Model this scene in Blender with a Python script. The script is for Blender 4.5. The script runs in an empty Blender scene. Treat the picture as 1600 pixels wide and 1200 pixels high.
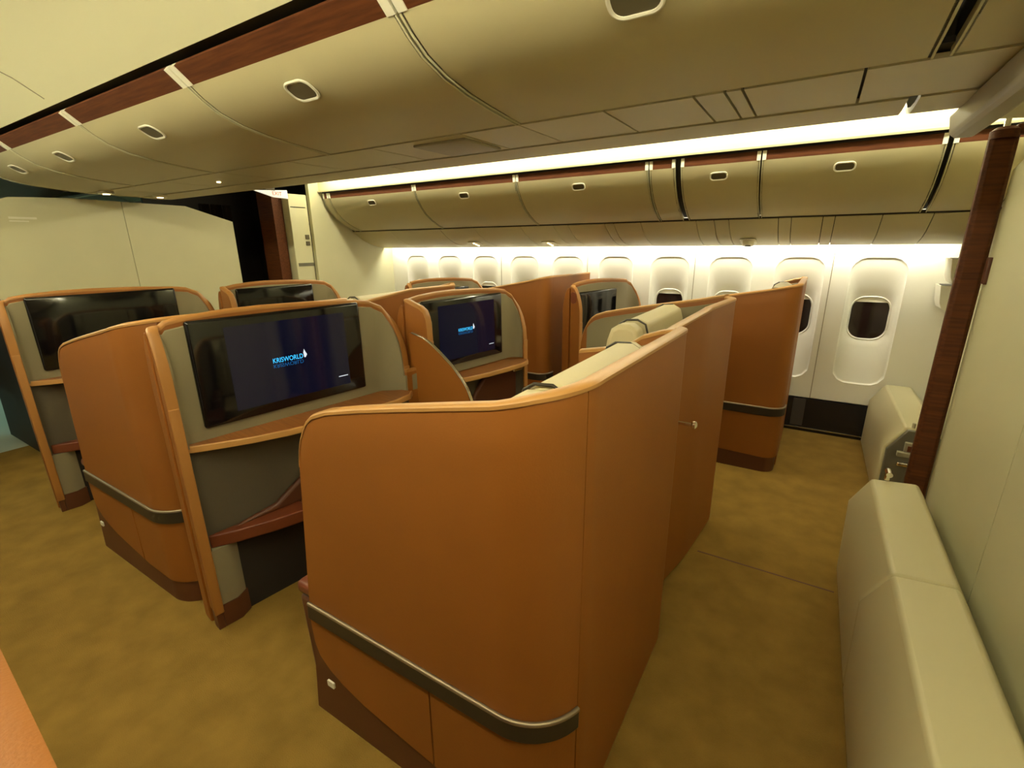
import bpy, bmesh, math, random
from mathutils import Vector, Matrix
PI = math.pi
random.seed(4)
S = bpy.context.scene
C = S.collection

# ---------------------------------------------------------------- camera
cd = bpy.data.cameras.new('camera'); cam = bpy.data.objects.new('camera', cd); C.objects.link(cam)
cd.sensor_fit = 'HORIZONTAL'; cd.sensor_width = 36.0; cd.lens = 36.0 * 742.15 / 1600
cd.clip_start = 0.02; cd.clip_end = 60
RM = Matrix(((0.85031116, -0.14012362, 0.50728325), (0.52615071, 0.24772929, -0.81350822), (-0.0116772, 0.95864257, 0.28437313)))
cam.matrix_world = Matrix.Translation((0, 0, 1.64)) @ RM.to_4x4()
S.camera = cam

# ---------------------------------------------------------------- world and exposure
w = bpy.data.worlds.new('world'); S.world = w; w.use_nodes = True
w.node_tree.nodes['Background'].inputs[0].default_value = (0.012, 0.010, 0.006, 1)
w.node_tree.nodes['Background'].inputs[1].default_value = 1.0
S.view_settings.view_transform = 'Standard'; S.view_settings.look = 'None'
S.view_settings.exposure = 0.0; S.view_settings.gamma = 1.0
S.view_settings.use_curve_mapping = False

LIGHT = (1.0, 0.93, 0.66)
COVE = 65.0        # ceiling cove tubes
WASH = 57.0        # window wash strips

# ---------------------------------------------------------------- materials
def mat(name, col, rough=0.5, metal=0.0, bump=0.0, scale=60, var=0.0, spec=0.5, emit=None, estr=0.0, coat=0.0, vscale=4.0):
    m = bpy.data.materials.new(name); m.use_nodes = True
    nt = m.node_tree; b = nt.nodes['Principled BSDF']
    b.inputs['Base Color'].default_value = (*col, 1); b.inputs['Roughness'].default_value = rough
    b.inputs['Metallic'].default_value = metal; b.inputs['Specular IOR Level'].default_value = spec
    b.inputs['Coat Weight'].default_value = coat
    if emit: b.inputs['Emission Color'].default_value = (*emit, 1); b.inputs['Emission Strength'].default_value = estr
    tc = nt.nodes.new('ShaderNodeTexCoord')
    if bump:
        n = nt.nodes.new('ShaderNodeTexNoise'); n.inputs['Scale'].default_value = scale; n.inputs['Detail'].default_value = 4
        nt.links.new(tc.outputs['Object'], n.inputs['Vector'])
        bp = nt.nodes.new('ShaderNodeBump'); bp.inputs['Strength'].default_value = bump; bp.inputs['Distance'].default_value = 0.004
        nt.links.new(n.outputs['Fac'], bp.inputs['Height']); nt.links.new(bp.outputs['Normal'], b.inputs['Normal'])
    if var:
        n2 = nt.nodes.new('ShaderNodeTexNoise'); n2.inputs['Scale'].default_value = vscale; n2.inputs['Detail'].default_value = 5
        nt.links.new(tc.outputs['Object'], n2.inputs['Vector'])
        r = nt.nodes.new('ShaderNodeValToRGB'); r.color_ramp.elements[0].position = 0.3; r.color_ramp.elements[1].position = 0.7
        r.color_ramp.elements[0].color = (*[c * (1 - var) for c in col], 1); r.color_ramp.elements[1].color = (*[min(1, c * (1 + var)) for c in col], 1)
        nt.links.new(n2.outputs['Fac'], r.inputs['Fac']); nt.links.new(r.outputs['Color'], b.inputs['Base Color'])
    return m

def wood(name, c1, c2, rough=0.35):
    m = mat(name, c1, rough, coat=0.2); nt = m.node_tree; b = nt.nodes['Principled BSDF']
    tc = nt.nodes.new('ShaderNodeTexCoord'); mp = nt.nodes.new('ShaderNodeMapping'); mp.inputs['Scale'].default_value = (2.0, 30, 30)
    n = nt.nodes.new('ShaderNodeTexNoise'); n.inputs['Scale'].default_value = 3; n.inputs['Detail'].default_value = 6
    r = nt.nodes.new('ShaderNodeValToRGB'); r.color_ramp.elements[0].position = 0.35; r.color_ramp.elements[1].position = 0.65
    r.color_ramp.elements[0].color = (*c1, 1); r.color_ramp.elements[1].color = (*c2, 1)
    nt.links.new(tc.outputs['Object'], mp.inputs['Vector']); nt.links.new(mp.outputs['Vector'], n.inputs['Vector'])
    nt.links.new(n.outputs['Fac'], r.inputs['Fac']); nt.links.new(r.outputs['Color'], b.inputs['Base Color'])
    return m

def glow(name, col, s):
    m = bpy.data.materials.new(name); m.use_nodes = True; nt = m.node_tree; nt.nodes.clear()
    e = nt.nodes.new('ShaderNodeEmission'); e.inputs[0].default_value = (*col, 1); e.inputs[1].default_value = s
    o = nt.nodes.new('ShaderNodeOutputMaterial'); nt.links.new(e.outputs[0], o.inputs[0]); return m

M = {}
M['leather'] = mat('tan_leather', (0.265, 0.092, 0.0150), 0.50, spec=0.35, bump=0.12, scale=220, var=0.04)
M['rim'] = mat('light_tan_edging', (0.46, 0.235, 0.075), 0.38, bump=0.05, scale=200)
M['conrim'] = mat('tan_edging', (0.37, 0.165, 0.042), 0.42, bump=0.05, scale=200)
M['brown'] = mat('brown_leather', (0.10, 0.030, 0.012), 0.5, bump=0.1, scale=200)
M['redbrown'] = mat('red_brown_leather', (0.15, 0.035, 0.013), 0.45, bump=0.12, scale=160)
M['fabric'] = mat('grey_beige_fabric', (0.23, 0.195, 0.12), 0.9, bump=0.3, scale=500)
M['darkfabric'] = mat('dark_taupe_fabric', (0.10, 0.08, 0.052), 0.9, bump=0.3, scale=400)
M['creamleather'] = mat('cream_leather', (0.60, 0.52, 0.32), 0.5, bump=0.1, scale=150)
M['band'] = mat('bronze_band', (0.030, 0.022, 0.015), 0.42, spec=0.4)
M['bandedge'] = mat('dull_metal_edge', (0.30, 0.24, 0.17), 0.4, metal=0.7)
M['chrome'] = mat('chrome', (0.8, 0.76, 0.68), 0.16, metal=1.0)
M['screen'] = mat('black_glass', (0.004, 0.004, 0.005), 0.08, spec=0.6)
M['lit'] = mat('screen_lit', (0.003, 0.003, 0.006), 0.08, spec=0.6, emit=(0.16, 0.22, 0.9), estr=0.012)
M['logo'] = glow('logo_cyan', (0.05, 0.55, 1.0), 1.3)
M['logodim'] = glow('logo_reflection', (0.02, 0.22, 0.6), 0.45)
M['white_em'] = glow('logo_white', (0.9, 0.95, 1.0), 0.9)
M['shelfwood'] = wood('shelf_wood', (0.27, 0.095, 0.022), (0.20, 0.065, 0.016))
M['mahogany'] = wood('mahogany', (0.115, 0.034, 0.009), (0.07, 0.019, 0.006), 0.6)
M['mahogany'].node_tree.nodes['Principled BSDF'].inputs['Coat Weight'].default_value = 0.0
M['mahogany'].node_tree.nodes['Principled BSDF'].inputs['Specular IOR Level'].default_value = 0.25
M['cream'] = mat('cream_panel', (0.55, 0.50, 0.31), 0.42, var=0.015)
M['creamwall'] = mat('cream_wall', (0.62, 0.60, 0.40), 0.5, var=0.015)
M['ceiling'] = mat('ceiling_cream', (0.66, 0.64, 0.44), 0.55)
M['bezel'] = mat('white_plastic', (0.80, 0.78, 0.66), 0.35)
M['sidewall'] = mat('sidewall_white', (0.86, 0.85, 0.77), 0.4)
M['dark'] = mat('dark_gap', (0.015, 0.012, 0.008), 0.6)
M['recess'] = mat('latch_recess', (0.10, 0.085, 0.05), 0.4)
M['carpet'] = mat('olive_carpet', (0.245, 0.148, 0.034), 0.95, bump=0.9, scale=260, var=0.13, spec=0.1, vscale=7)
M['dado'] = mat('black_dado', (0.012, 0.011, 0.014), 0.25)
M['dadogrey'] = mat('grey_dado', (0.05, 0.045, 0.05), 0.35)
M['pane'] = mat('dark_pane', (0.020, 0.012, 0.012), 0.06, spec=0.7)
M['galleyfloor'] = mat('galley_vinyl', (0.42, 0.45, 0.36), 0.35)
M['greyplastic'] = mat('grey_plastic', (0.13, 0.12, 0.09), 0.45)
M['midgrey'] = mat('mid_grey_plastic', (0.33, 0.30, 0.22), 0.45)
M['darkwall'] = mat('dark_void', (0.02, 0.014, 0.01), 0.6)
M['curtain'] = mat('dark_curtain', (0.03, 0.018, 0.012), 0.9)
M['cove'] = glow('cove_lamp', LIGHT, COVE)
M['covestb'] = glow('starboard_cove_lamp', LIGHT, COVE * 0.80)
M['wash'] = glow('wash_lamp', (1.0, 0.94, 0.72), WASH)
M['washport'] = glow('port_wash_lamp', (1.0, 0.94, 0.72), 7.0)
M['spot'] = glow('spot_lamp', (1.0, 0.72, 0.32), 9.0)
M['footwellshade'] = mat('footwell_shade', (0.018, 0.012, 0.009), 0.9)  # near-black: shade of a deep foot cavity, painted in
M['exit'] = mat('exit_plastic', (0.85, 0.85, 0.80), 0.4, emit=(1, 0.95, 0.85), estr=0.45)
M['red'] = mat('exit_red', (0.5, 0.05, 0.03), 0.5)
M['teal'] = glow('teal_lamp', (0.55, 0.95, 0.85), 22.0)

# ---------------------------------------------------------------- helpers
def new(): return bmesh.new()
def obj(name, bm, m, parent=None, smooth=True, angle=35, kind=None, label=None, bevel=0):
    bmesh.ops.recalc_face_normals(bm, faces=bm.faces)
    me = bpy.data.meshes.new(name); bm.to_mesh(me); bm.free()
    me.materials.append(m)
    if smooth:
        me.polygons.foreach_set('use_smooth', [True] * len(me.polygons)); me.set_sharp_from_angle(angle=math.radians(angle))
    o = bpy.data.objects.new(name, me); C.objects.link(o)
    if parent: o.parent = parent
    if kind: o['kind'] = kind
    if label: o['label'] = label
    if bevel:
        b = o.modifiers.new('bevel', 'BEVEL'); b.width = bevel; b.segments = 3; b.limit_method = 'ANGLE'; b.angle_limit = math.radians(40)
    return o
def thing(name, label, cat, loc=(0, 0, 0), rotz=0, group=None):
    o = bpy.data.objects.new(name, None); C.objects.link(o); o.empty_display_size = 0.1
    o.location = loc; o.rotation_euler = (0, 0, rotz); o['label'] = label; o['category'] = cat
    if group: o['group'] = group
    return o
def tag(o, label, cat, group=None):
    o['label'] = label; o['category'] = cat
    if group: o['group'] = group
    return o
def struct(name, bm, m, **k):
    return obj(name, bm, m, kind='structure', **k)
def box(bm, x0, x1, y0, y1, z0, z1):
    vs = [bm.verts.new((x, y, z)) for x in (x0, x1) for y in (y0, y1) for z in (z0, z1)]
    for f in ((0, 1, 3, 2), (4, 6, 7, 5), (0, 4, 5, 1), (2, 3, 7, 6), (0, 2, 6, 4), (1, 5, 7, 3)): bm.faces.new([vs[i] for i in f])
    return bm
def prism(bm, pts, f0, f1):
    """pts: outline; f0/f1 map an outline point to the two 3-D ends"""
    a = [bm.verts.new(f0(p)) for p in pts]; b = [bm.verts.new(f1(p)) for p in pts]; n = len(pts)
    bm.faces.new(a); bm.faces.new(b[::-1])
    for i in range(n): bm.faces.new((a[i], a[(i + 1) % n], b[(i + 1) % n], b[i]))
    return bm
def prism_y(bm, pts, y0, y1): return prism(bm, pts, lambda p: (p[0], y0, p[1]), lambda p: (p[0], y1, p[1]))
def prism_x(bm, pts, x0, x1): return prism(bm, pts, lambda p: (x0, p[0], p[1]), lambda p: (x1, p[0], p[1]))
def prism_z(bm, pts, z0, z1): return prism(bm, pts, lambda p: (p[0], p[1], z0), lambda p: (p[0], p[1], z1))
def slab_x(bm, prof, x0, x1, t):
    """a curved sheet: open (y,z) profile swept along x, thickness t to the left of its direction"""
    ns = []
    for i in range(len(prof)):
        a = Vector(prof[max(0, i - 1)]); b = Vector(prof[min(len(prof) - 1, i + 1)]); d = (b - a).normalized(); ns.append(Vector((-d.y, d.x)))
    back = [(p[0] + n.x * t, p[1] + n.y * t) for p, n in zip(prof, ns)]
    rings = []
    for x in (x0, x1):
        rings.append(([bm.verts.new((x, *p)) for p in prof], [bm.verts.new((x, *p)) for p in back]))
    (a, b), (c, d) = rings; n = len(prof)
    for i in range(n - 1):
        bm.faces.new((a[i], a[i + 1], c[i + 1], c[i])); bm.faces.new((b[i], d[i], d[i + 1], b[i + 1]))
        bm.faces.new((a[i], b[i], b[i + 1], a[i + 1])); bm.faces.new((c[i], c[i + 1], d[i + 1], d[i]))
    bm.faces.new((a[0], c[0], d[0], b[0])); bm.faces.new((a[-1], b[-1], d[-1], c[-1]))
    return bm
def tube(bm, pts, r, n=10, rs=None):
    pts = [Vector(p) for p in pts]; rings = []
    up = Vector((0, 0, 1))
    for i, p in enumerate(pts):
        d = (pts[min(i + 1, len(pts) - 1)] - pts[max(i - 1, 0)]).normalized()
        u = up if abs(d.z) < 0.9 else Vector((1, 0, 0)); a = d.cross(u).normalized(); b = a.cross(d)
        rr = rs[i] if rs else r
        rings.append([bm.verts.new(p + (a * math.cos(2 * PI * k / n) + b * math.sin(2 * PI * k / n)) * rr) for k in range(n)])
    for A, B in zip(rings, rings[1:]):
        for k in range(n): bm.faces.new((A[k], A[(k + 1) % n], B[(k + 1) % n], B[k]))
    bm.faces.new(rings[0][::-1]); bm.faces.new(rings[-1]); return bm
def rrect(w, h, r, n=6):
    pts = []
    for cx, cy, a0 in ((w / 2 - r, h / 2 - r, 0), (-w / 2 + r, h / 2 - r, PI / 2), (-w / 2 + r, -h / 2 + r, PI), (w / 2 - r, -h / 2 + r, 1.5 * PI)):
        for k in range(n + 1):
            a = a0 + PI / 2 * k / n; pts.append((cx + r * math.cos(a), cy + r * math.sin(a)))
    return pts
def plate(bm, c, e1, e2, w, h, r, t, n=6):
    """rounded plate centred at c in axes e1, e2, thickness t along e1 x e2"""
    c, e1, e2 = Vector(c), Vector(e1).normalized(), Vector(e2).normalized(); nn = e1.cross(e2)
    return prism(bm, rrect(w, h, r, n), lambda p: c + e1 * p[0] + e2 * p[1], lambda p: c + e1 * p[0] + e2 * p[1] + nn * t)
def ringplate(bm, c, e1, e2, w, h, r, b, t, n=6):
    c, e1, e2 = Vector(c), Vector(e1).normalized(), Vector(e2).normalized(); nn = e1.cross(e2)
    o = rrect(w, h, r, n); i = rrect(w - 2 * b, h - 2 * b, max(r - b, 0.002), n)
    f = lambda p, k: c + e1 * p[0] + e2 * p[1] + nn * k
    L = [[bm.verts.new(f(p, k)) for p in q] for q, k in ((o, 0), (o, t * .7), ([( a[0]*.6+b_[0]*.4, a[1]*.6+b_[1]*.4) for a, b_ in zip(o, i)], t), (i, t * .7), (i, 0))]
    m = len(o)
    for A, B in zip(L, L[1:]):
        for k in range(m): bm.faces.new((A[k], A[(k + 1) % m], B[(k + 1) % m], B[k]))
    return bm
def rbox(bm, x0, x1, y0, y1, z0, z1, r=0.02, seg=3):
    tmp = bmesh.new(); box(tmp, x0, x1, y0, y1, z0, z1)
    bmesh.ops.bevel(tmp, geom=tmp.edges[:], offset=r, segments=seg, affect='EDGES', profile=0.5)
    me = bpy.data.meshes.new('tmp'); tmp.to_mesh(me); tmp.free(); bm.from_mesh(me); bpy.data.meshes.remove(me); return bm
def interp(tab, x):
    if x <= tab[0][0]: return tab[0][1]
    for (a, b), (c, d) in zip(tab, tab[1:]):
        if x <= c: return b + (d - b) * (x - a) / (c - a) if c > a else d
    return tab[-1][1]

class Path:
    """plan polyline with rounded corners: [(x, y, r), ...]"""
    def __init__(s, pts, step=0.02):
        P = []
        for i, (x, y, r) in enumerate(pts):
            p = Vector((x, y))
            if r == 0 or i in (0, len(pts) - 1): P.append(p); continue
            a = (Vector(pts[i - 1][:2]) - p).normalized(); b = (Vector(pts[i + 1][:2]) - p).normalized()
            half = a.angle(b) / 2; d = r / math.tan(half); p0 = p + a * d; p1 = p + b * d
            n = max(4, int((PI - 2 * half) * r / 0.012)); n = min(n, 24)
            cen = p + (a + b).normalized() * (r / math.sin(half))
            v0 = p0 - cen; ang = v0.angle_signed(p1 - cen)
            for k in range(n + 1):
                t = -ang * k / n; P.append(cen + Vector((v0.x * math.cos(t) - v0.y * math.sin(t), v0.x * math.sin(t) + v0.y * math.cos(t))))
        Q = [P[0]]
        for p in P[1:]:
            d = (p - Q[-1]).length
            if d < 1e-6: continue
            n = max(1, int(d / step)); q0 = Q[-1].copy()
            for k in range(1, n + 1): Q.append(q0.lerp(p, k / n))
        s.p = Q; s.s = [0]
        for a, b in zip(Q, Q[1:]): s.s.append(s.s[-1] + (b - a).length)
        s.L = s.s[-1]
        s.t = []
        for i in range(len(Q)):
            s.t.append((Q[min(i + 1, len(Q) - 1)] - Q[max(i - 1, 0)]).normalized())
    def at(s, v):
        v = min(max(v, 0), s.L)
        for i in range(len(s.s) - 1):
            if v <= s.s[i + 1] + 1e-9:
                k = (v - s.s[i]) / max(1e-9, s.s[i + 1] - s.s[i]); return s.p[i].lerp(s.p[i + 1], k), s.t[i].lerp(s.t[i + 1], k).normalized()
        return s.p[-1], s.t[-1]
    def find(s, cond):
        for i, p in enumerate(s.p):
            if cond(p): return s.s[i]
        return s.L
def ribbon(bm, P, s0, s1, zt, zb, off, thick, side=1, shear=None, nz=3, roundtop=True, step=0.02, dense=()):
    """upright sheet following plan path P; outer face offset `off` outward; side=1: outward is right of travel"""
    ss = {s0, s1}
    v = s0
    while v < s1: ss.add(v); v += step
    for a in P.s:
        if s0 < a < s1: ss.add(a)
    for a, b in dense:
        v = a
        while v < b:
            if s0 < v < s1: ss.add(v)
            v += 0.004
    ss = sorted(ss); ss = [q for i, q in enumerate(ss) if i == 0 or q - ss[i - 1] > 0.0015]
    rings = []
    for q in ss:
        p, t = P.at(q); n = Vector((t.y, -t.x)) * side
        T = zt(q, p) if callable(zt) else zt; B = zb(q, p) if callable(zb) else zb
        T = max(T, B + 0.004)
        r = min(thick / 2, (T - B) * 0.45) if roundtop else 0
        sec = []
        for k in range(nz + 1): sec.append((off, B + (T - r - B) * k / nz))
        if roundtop:
            for k in range(1, 6):
                a = PI * k / 6; sec.append((off - thick / 2 + thick / 2 * math.cos(a), T - r + r * math.sin(a)))
        for k in range(nz, -1, -1): sec.append((off - thick, B + (T - r - B) * k / nz))
        ring = []
        for o, z in sec:
            x, y = p.x + n.x * o, p.y + n.y * o
            if shear: x += shear(q, z)
            ring.append(bm.verts.new((x, y, z)))
        rings.append(ring)
    m = len(rings[0])
    for A, B in zip(rings, rings[1:]):
        for k in range(m): bm.faces.new((A[k], A[(k + 1) % m], B[(k + 1) % m], B[k]))
    bm.faces.new(rings[0][::-1]); bm.faces.new(rings[-1]); return bm

# ================================================================= THE SHELL OF THE CABIN
YW = 4.73; YC = 1.82; YP = 2 * YC - YW           # window wall, centre line, port wall
XF, XA = -4.80, 0.90                             # forward and aft ends of the section
mir = lambda y: 2 * YC - y

bm = new(); box(bm, -5.6, 1.6, YP - 0.15, YW + 0.15, -0.06, 0.0)
struct('floor', bm, M['carpet'], smooth=False)
bm = new(); box(bm, -9.6, -5.6, YP - 0.15, YW + 0.15, -0.06, 0.0)
struct('floor_galley', bm, M['galleyfloor'], smooth=False)
# carpet joint behind the centre shells
bm = new(); box(bm, -0.33, 0.30, 2.438, 2.446, 0.0, 0.0015); struct('trim_1', bm, M['brown'], smooth=False)

# ---- window wall: cells with a reveal each
PX0, PITCH = 0.43, 0.533
win_x = [PX0 - PITCH * i for i in range(10)]
ZB, ZT = 0.31, 1.63
def loop_rr(cx, cz, w, h, r, angs, oz):
    """points of a rounded rectangle (centre cx,cz) hit by rays from (cx, oz)"""
    out = []
    for a in angs:
        dx, dz = math.cos(a), math.sin(a)
        lo, hi = 0, 3.0
        def inside(t):
            x, z = dx * t, oz + dz * t - cz
            ax, az = abs(x) - (w / 2 - r), abs(z) - (h / 2 - r)
            if ax > 0 and az > 0: return ax * ax + az * az <= r * r
            return ax <= r and az <= r
        for _ in range(30):
            m_ = (lo + hi) / 2
            if inside(m_): lo = m_
            else: hi = m_
        out.append((cx + dx * lo, oz + dz * lo))
    return out
def window_wall(yf, name, xs, xl, xr):
    bm = new(); wins = []
    for cx in xs:
        a0, a1 = cx - PITCH / 2, cx + PITCH / 2
        oz = 1.02
        corners = [math.atan2(z - oz, x - cx) % (2 * PI) for x in (a0, a1) for z in (ZB, ZT)]
        angs = sorted(set([2 * PI * k / 72 for k in range(72)] + corners))
        O = loop_rr(cx, (ZB + ZT) / 2, PITCH, ZT - ZB, 1e-4, angs, oz)
        R = loop_rr(cx, 0.99, 0.36, 1.02, 0.11, angs, oz)
        A = [bm.verts.new((x, yf(0), z)) for x, z in O]; B = [bm.verts.new((x, yf(0), z)) for x, z in R]
        n = len(angs)
        for k in range(n): bm.faces.new((A[k], A[(k + 1) % n], B[(k + 1) % n], B[k]))
        wins.append((cx, angs, oz))
    if xl < xs[-1] - PITCH / 2: box(bm, xl, xs[-1] - PITCH / 2, yf(0), yf(0.02), ZB, ZT)
    if xr > xs[0] + PITCH / 2: box(bm, xs[0] + PITCH / 2, xr, yf(0), yf(0.02), ZB, ZT)
    # wall going on behind the reading-light panel and behind the dado
    box(bm, xl, xr, yf(0.10), yf(0.14), 0, 2.3)
    bmesh.ops.remove_doubles(bm, verts=bm.verts, dist=1e-5)
    struct(name, bm, M['sidewall'], angle=25)
    return wins
def window_unit(idx, yf, cx, angs, oz):
    bm = new(); n = len(angs)
    specs = [(0.36, 1.02, 0.11, 0.99, 0.0), (0.352, 1.012, 0.107, 0.99, 0.010), (0.33, 0.99, 0.10, 0.99, 0.014), (0.30, 0.50, 0.10, 1.04, 0.034),
             (0.285, 0.40, 0.10, 1.03, 0.056), (0.272, 0.355, 0.10, 1.022, 0.066), (0.262, 0.345, 0.098, 1.02, 0.060), (0.252, 0.335, 0.095, 1.02, 0.066), (0.246, 0.33, 0.092, 1.02, 0.085)]
    L = []
    for (w_, h_, r_, cz, d) in specs:
        L.append([bm.verts.new((x, yf(d), z)) for x, z in loop_rr(cx, cz, w_, h_, r_, angs, oz)])
    for A, B in zip(L, L[1:]):
        for k in range(n): bm.faces.new((A[k], A[(k + 1) % n], B[(k + 1) % n], B[k]))
    o = struct('window_%d' % idx, bm, M['sidewall'], angle=50)
    bm = new(); pts = rrect(0.25, 0.334, 0.093, 8)
    prism(bm, pts, lambda p: (cx + p[0], yf(0.080), 1.02 + p[1]), lambda p: (cx + p[0], yf(0.086), 1.02 + p[1]))
    obj('pane', bm, M['pane'], o)
    bm = new()
    pts = [(-0.112, 1.150), (0.112, 1.150), (0.10, 1.180), (0.07, 1.186), (-0.07, 1.186), (-0.10, 1.180)]
    prism(bm, pts, lambda p: (cx + p[0], yf(0.070), p[1]), lambda p: (cx + p[0], yf(0.079), p[1]))
    obj('shade', bm, M['bezel'], o)
sb = lambda d: YW + d
wins = window_wall(sb, 'wall_right', win_x, XF, XA)
for i, w_ in enumerate(wins): window_unit(i + 1, sb, *w_)
bm = new(); box(bm, XF, XA + 0.7, YP - 0.05, YP, 0, 2.3); struct('wall_left', bm, M['sidewall'], smooth=False)
# seams between the wall panels
k = 3
for x in [PX0 - PITCH * (i + 0.5) - 0.04 for i in (0, 2, 4, 6)]:
    bm = new(); box(bm, x - 0.003, x + 0.003, YW - 0.002, YW + 0.004, ZB, ZT); struct('trim_%d' % k, bm, M['midgrey'], smooth=False); k += 1
# black dado
bm = new(); box(bm, XF, 0.62, YW - 0.012, YW + 0.02, 0.0, 0.30); struct('baseboard_right', bm, M['dado'], smooth=False)
for a, b in ((0.005, 0.10), (-2.2, -2.1)):
    bm = new(); box(bm, a, b, YW - 0.016, YW - 0.010, 0.05, 0.30); struct('trim_%d' % k, bm, M['dadogrey'], smooth=False); k += 1
bm = new(); box(bm, XF, 0.56, YW - 0.020, YW - 0.012, 0.028, 0.034); struct('trim_%d' % k, bm, M['chrome'], smooth=False); k += 1

# ---- reading-light panel (valance) above the windows, with the wash strip behind its lip
VAL = [(4.115, 1.788), (4.20, 1.728), (4.28, 1.682), (4.38, 1.642), (4.50, 1.612), (4.60, 1.597)]
def valance(f, name, cuts):
    prof = [(f(y), z) for y, z in VAL]
    bm = new(); cs = [XF] + cuts + [XA]
    for a, b in zip(cs, cs[1:]):
        slab_x(bm, prof if f(0) == 0 else prof[::-1], a + 0.0025, b - 0.0025, 0.012)
    struct(name, bm, M['cream'], angle=30)
    bm = new(); q = [(f(y), z + 0.016) for y, z in VAL]; slab_x(bm, q if f(0) == 0 else q[::-1], XF, XA, 0.005)
    struct('trim_%s_back' % name[5:], bm, M['dark'])
idn = lambda y: y
vcuts = [-4.2, -3.45, -3.0, -2.45, -2.1, -1.95, -1.60, -1.52, -1.285, -0.844, -0.711, -0.606, -0.272, -0.19, 0.002, 0.073, 0.336, 0.597]
valance(idn, 'trim_20', vcuts); valance(mir, 'trim_21', [])
for f, nm, mm in ((idn, 'wash_light', 'window side'), (mir, 'wash_light', 'port side')):
    bm = new(); ys = sorted((f(4.612), f(4.642))); box(bm, XF + 0.05, XA - 0.08, ys[0], ys[1], 1.632, 1.642)
    tag(obj(nm, bm, M['wash' if f(0) == 0 else 'washport'], smooth=False), 'long concealed warm light strip washing down the %s windows' % ('starboard' if f(0) == 0 else 'port'), 'light')

# ---- ceilings over the aisles and the cove lamps
def aisle_ceiling(f, name):
    prof = [(3.70, 2.34), (3.62, 2.40), (3.45, 2.445), (3.2, 2.455), (2.95, 2.425), (2.78, 2.35), (2.69, 2.29), (2.66, 2.27)]
    prof = [(f(y), z) for y, z in prof]
    bm = new(); slab_x(bm, prof if f(0) != 0 else prof[::-1], -9.5, 1.5, 0.02); struct(name, bm, M['ceiling'])
    # dark trough between ceiling and centre bins
    bm = new(); q = [(2.66, 2.28), (2.62, 2.285), (2.56, 2.28)]; q = [(f(y), z) for y, z in q]
    slab_x(bm, q if f(0) != 0 else q[::-1], -9.5, 1.5, 0.01); struct(name.replace('ceiling', 'trim_gap'), bm, M['recess'])
    # cove panel above the outboard bins; foot lip added to shade the wood strips
    q = [(3.672, 2.203), (3.694, 2.208), (3.70, 2.25), (3.70, 2.30), (3.695, 2.35)]; q = [(f(y), z) for y, z in q]
    bm = new(); slab_x(bm, q if f(0) == 0 else q[::-1], XF - 0.02, XA + 0.6, 0.012) ; struct(name.replace('ceiling', 'trim_cove'), bm, M['cream'])
aisle_ceiling(idn, 'ceiling_right'); aisle_ceiling(mir, 'ceiling_left')
for f, side in ((idn, 'starboard'), (mir, 'port')):
    bm = new(); tube(bm, [(x, f(3.55), 2.36) for x in (XF + 0.1, 1.42)], 0.016, 10)
    tag(obj('cove_light', bm, M['cove' if side == 'port' else 'covestb']), 'long glowing white cove light running above the %s bins' % side, 'light')
# lateral ceiling joints over the port aisle
for x in (-3.06, -1.0):
    bm = new(); q = [(mir(y), z - 0.004) for y, z in [(3.45, 2.445), (3.2, 2.455), (2.95, 2.425), (2.78, 2.35), (2.69, 2.29)]]
    slab_x(bm, q, x - 0.002, x + 0.002, 0.004); struct('trim_%d' % k, bm, M['midgrey']); k += 1
bm = new(); rbox(bm, -2.80, -2.52, 0.66, 0.74, 2.420, 2.445, 0.006)
tag(obj('ceiling_fitting', bm, M['ceiling']), 'small cream rectangular fitting on the port aisle ceiling at top left', 'fitting')
bm = new(); box(bm, -9.5, 1.5, YP, YW, 2.55, 2.6); struct('ceiling_top', bm, M['dark'], smooth=False)

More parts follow.
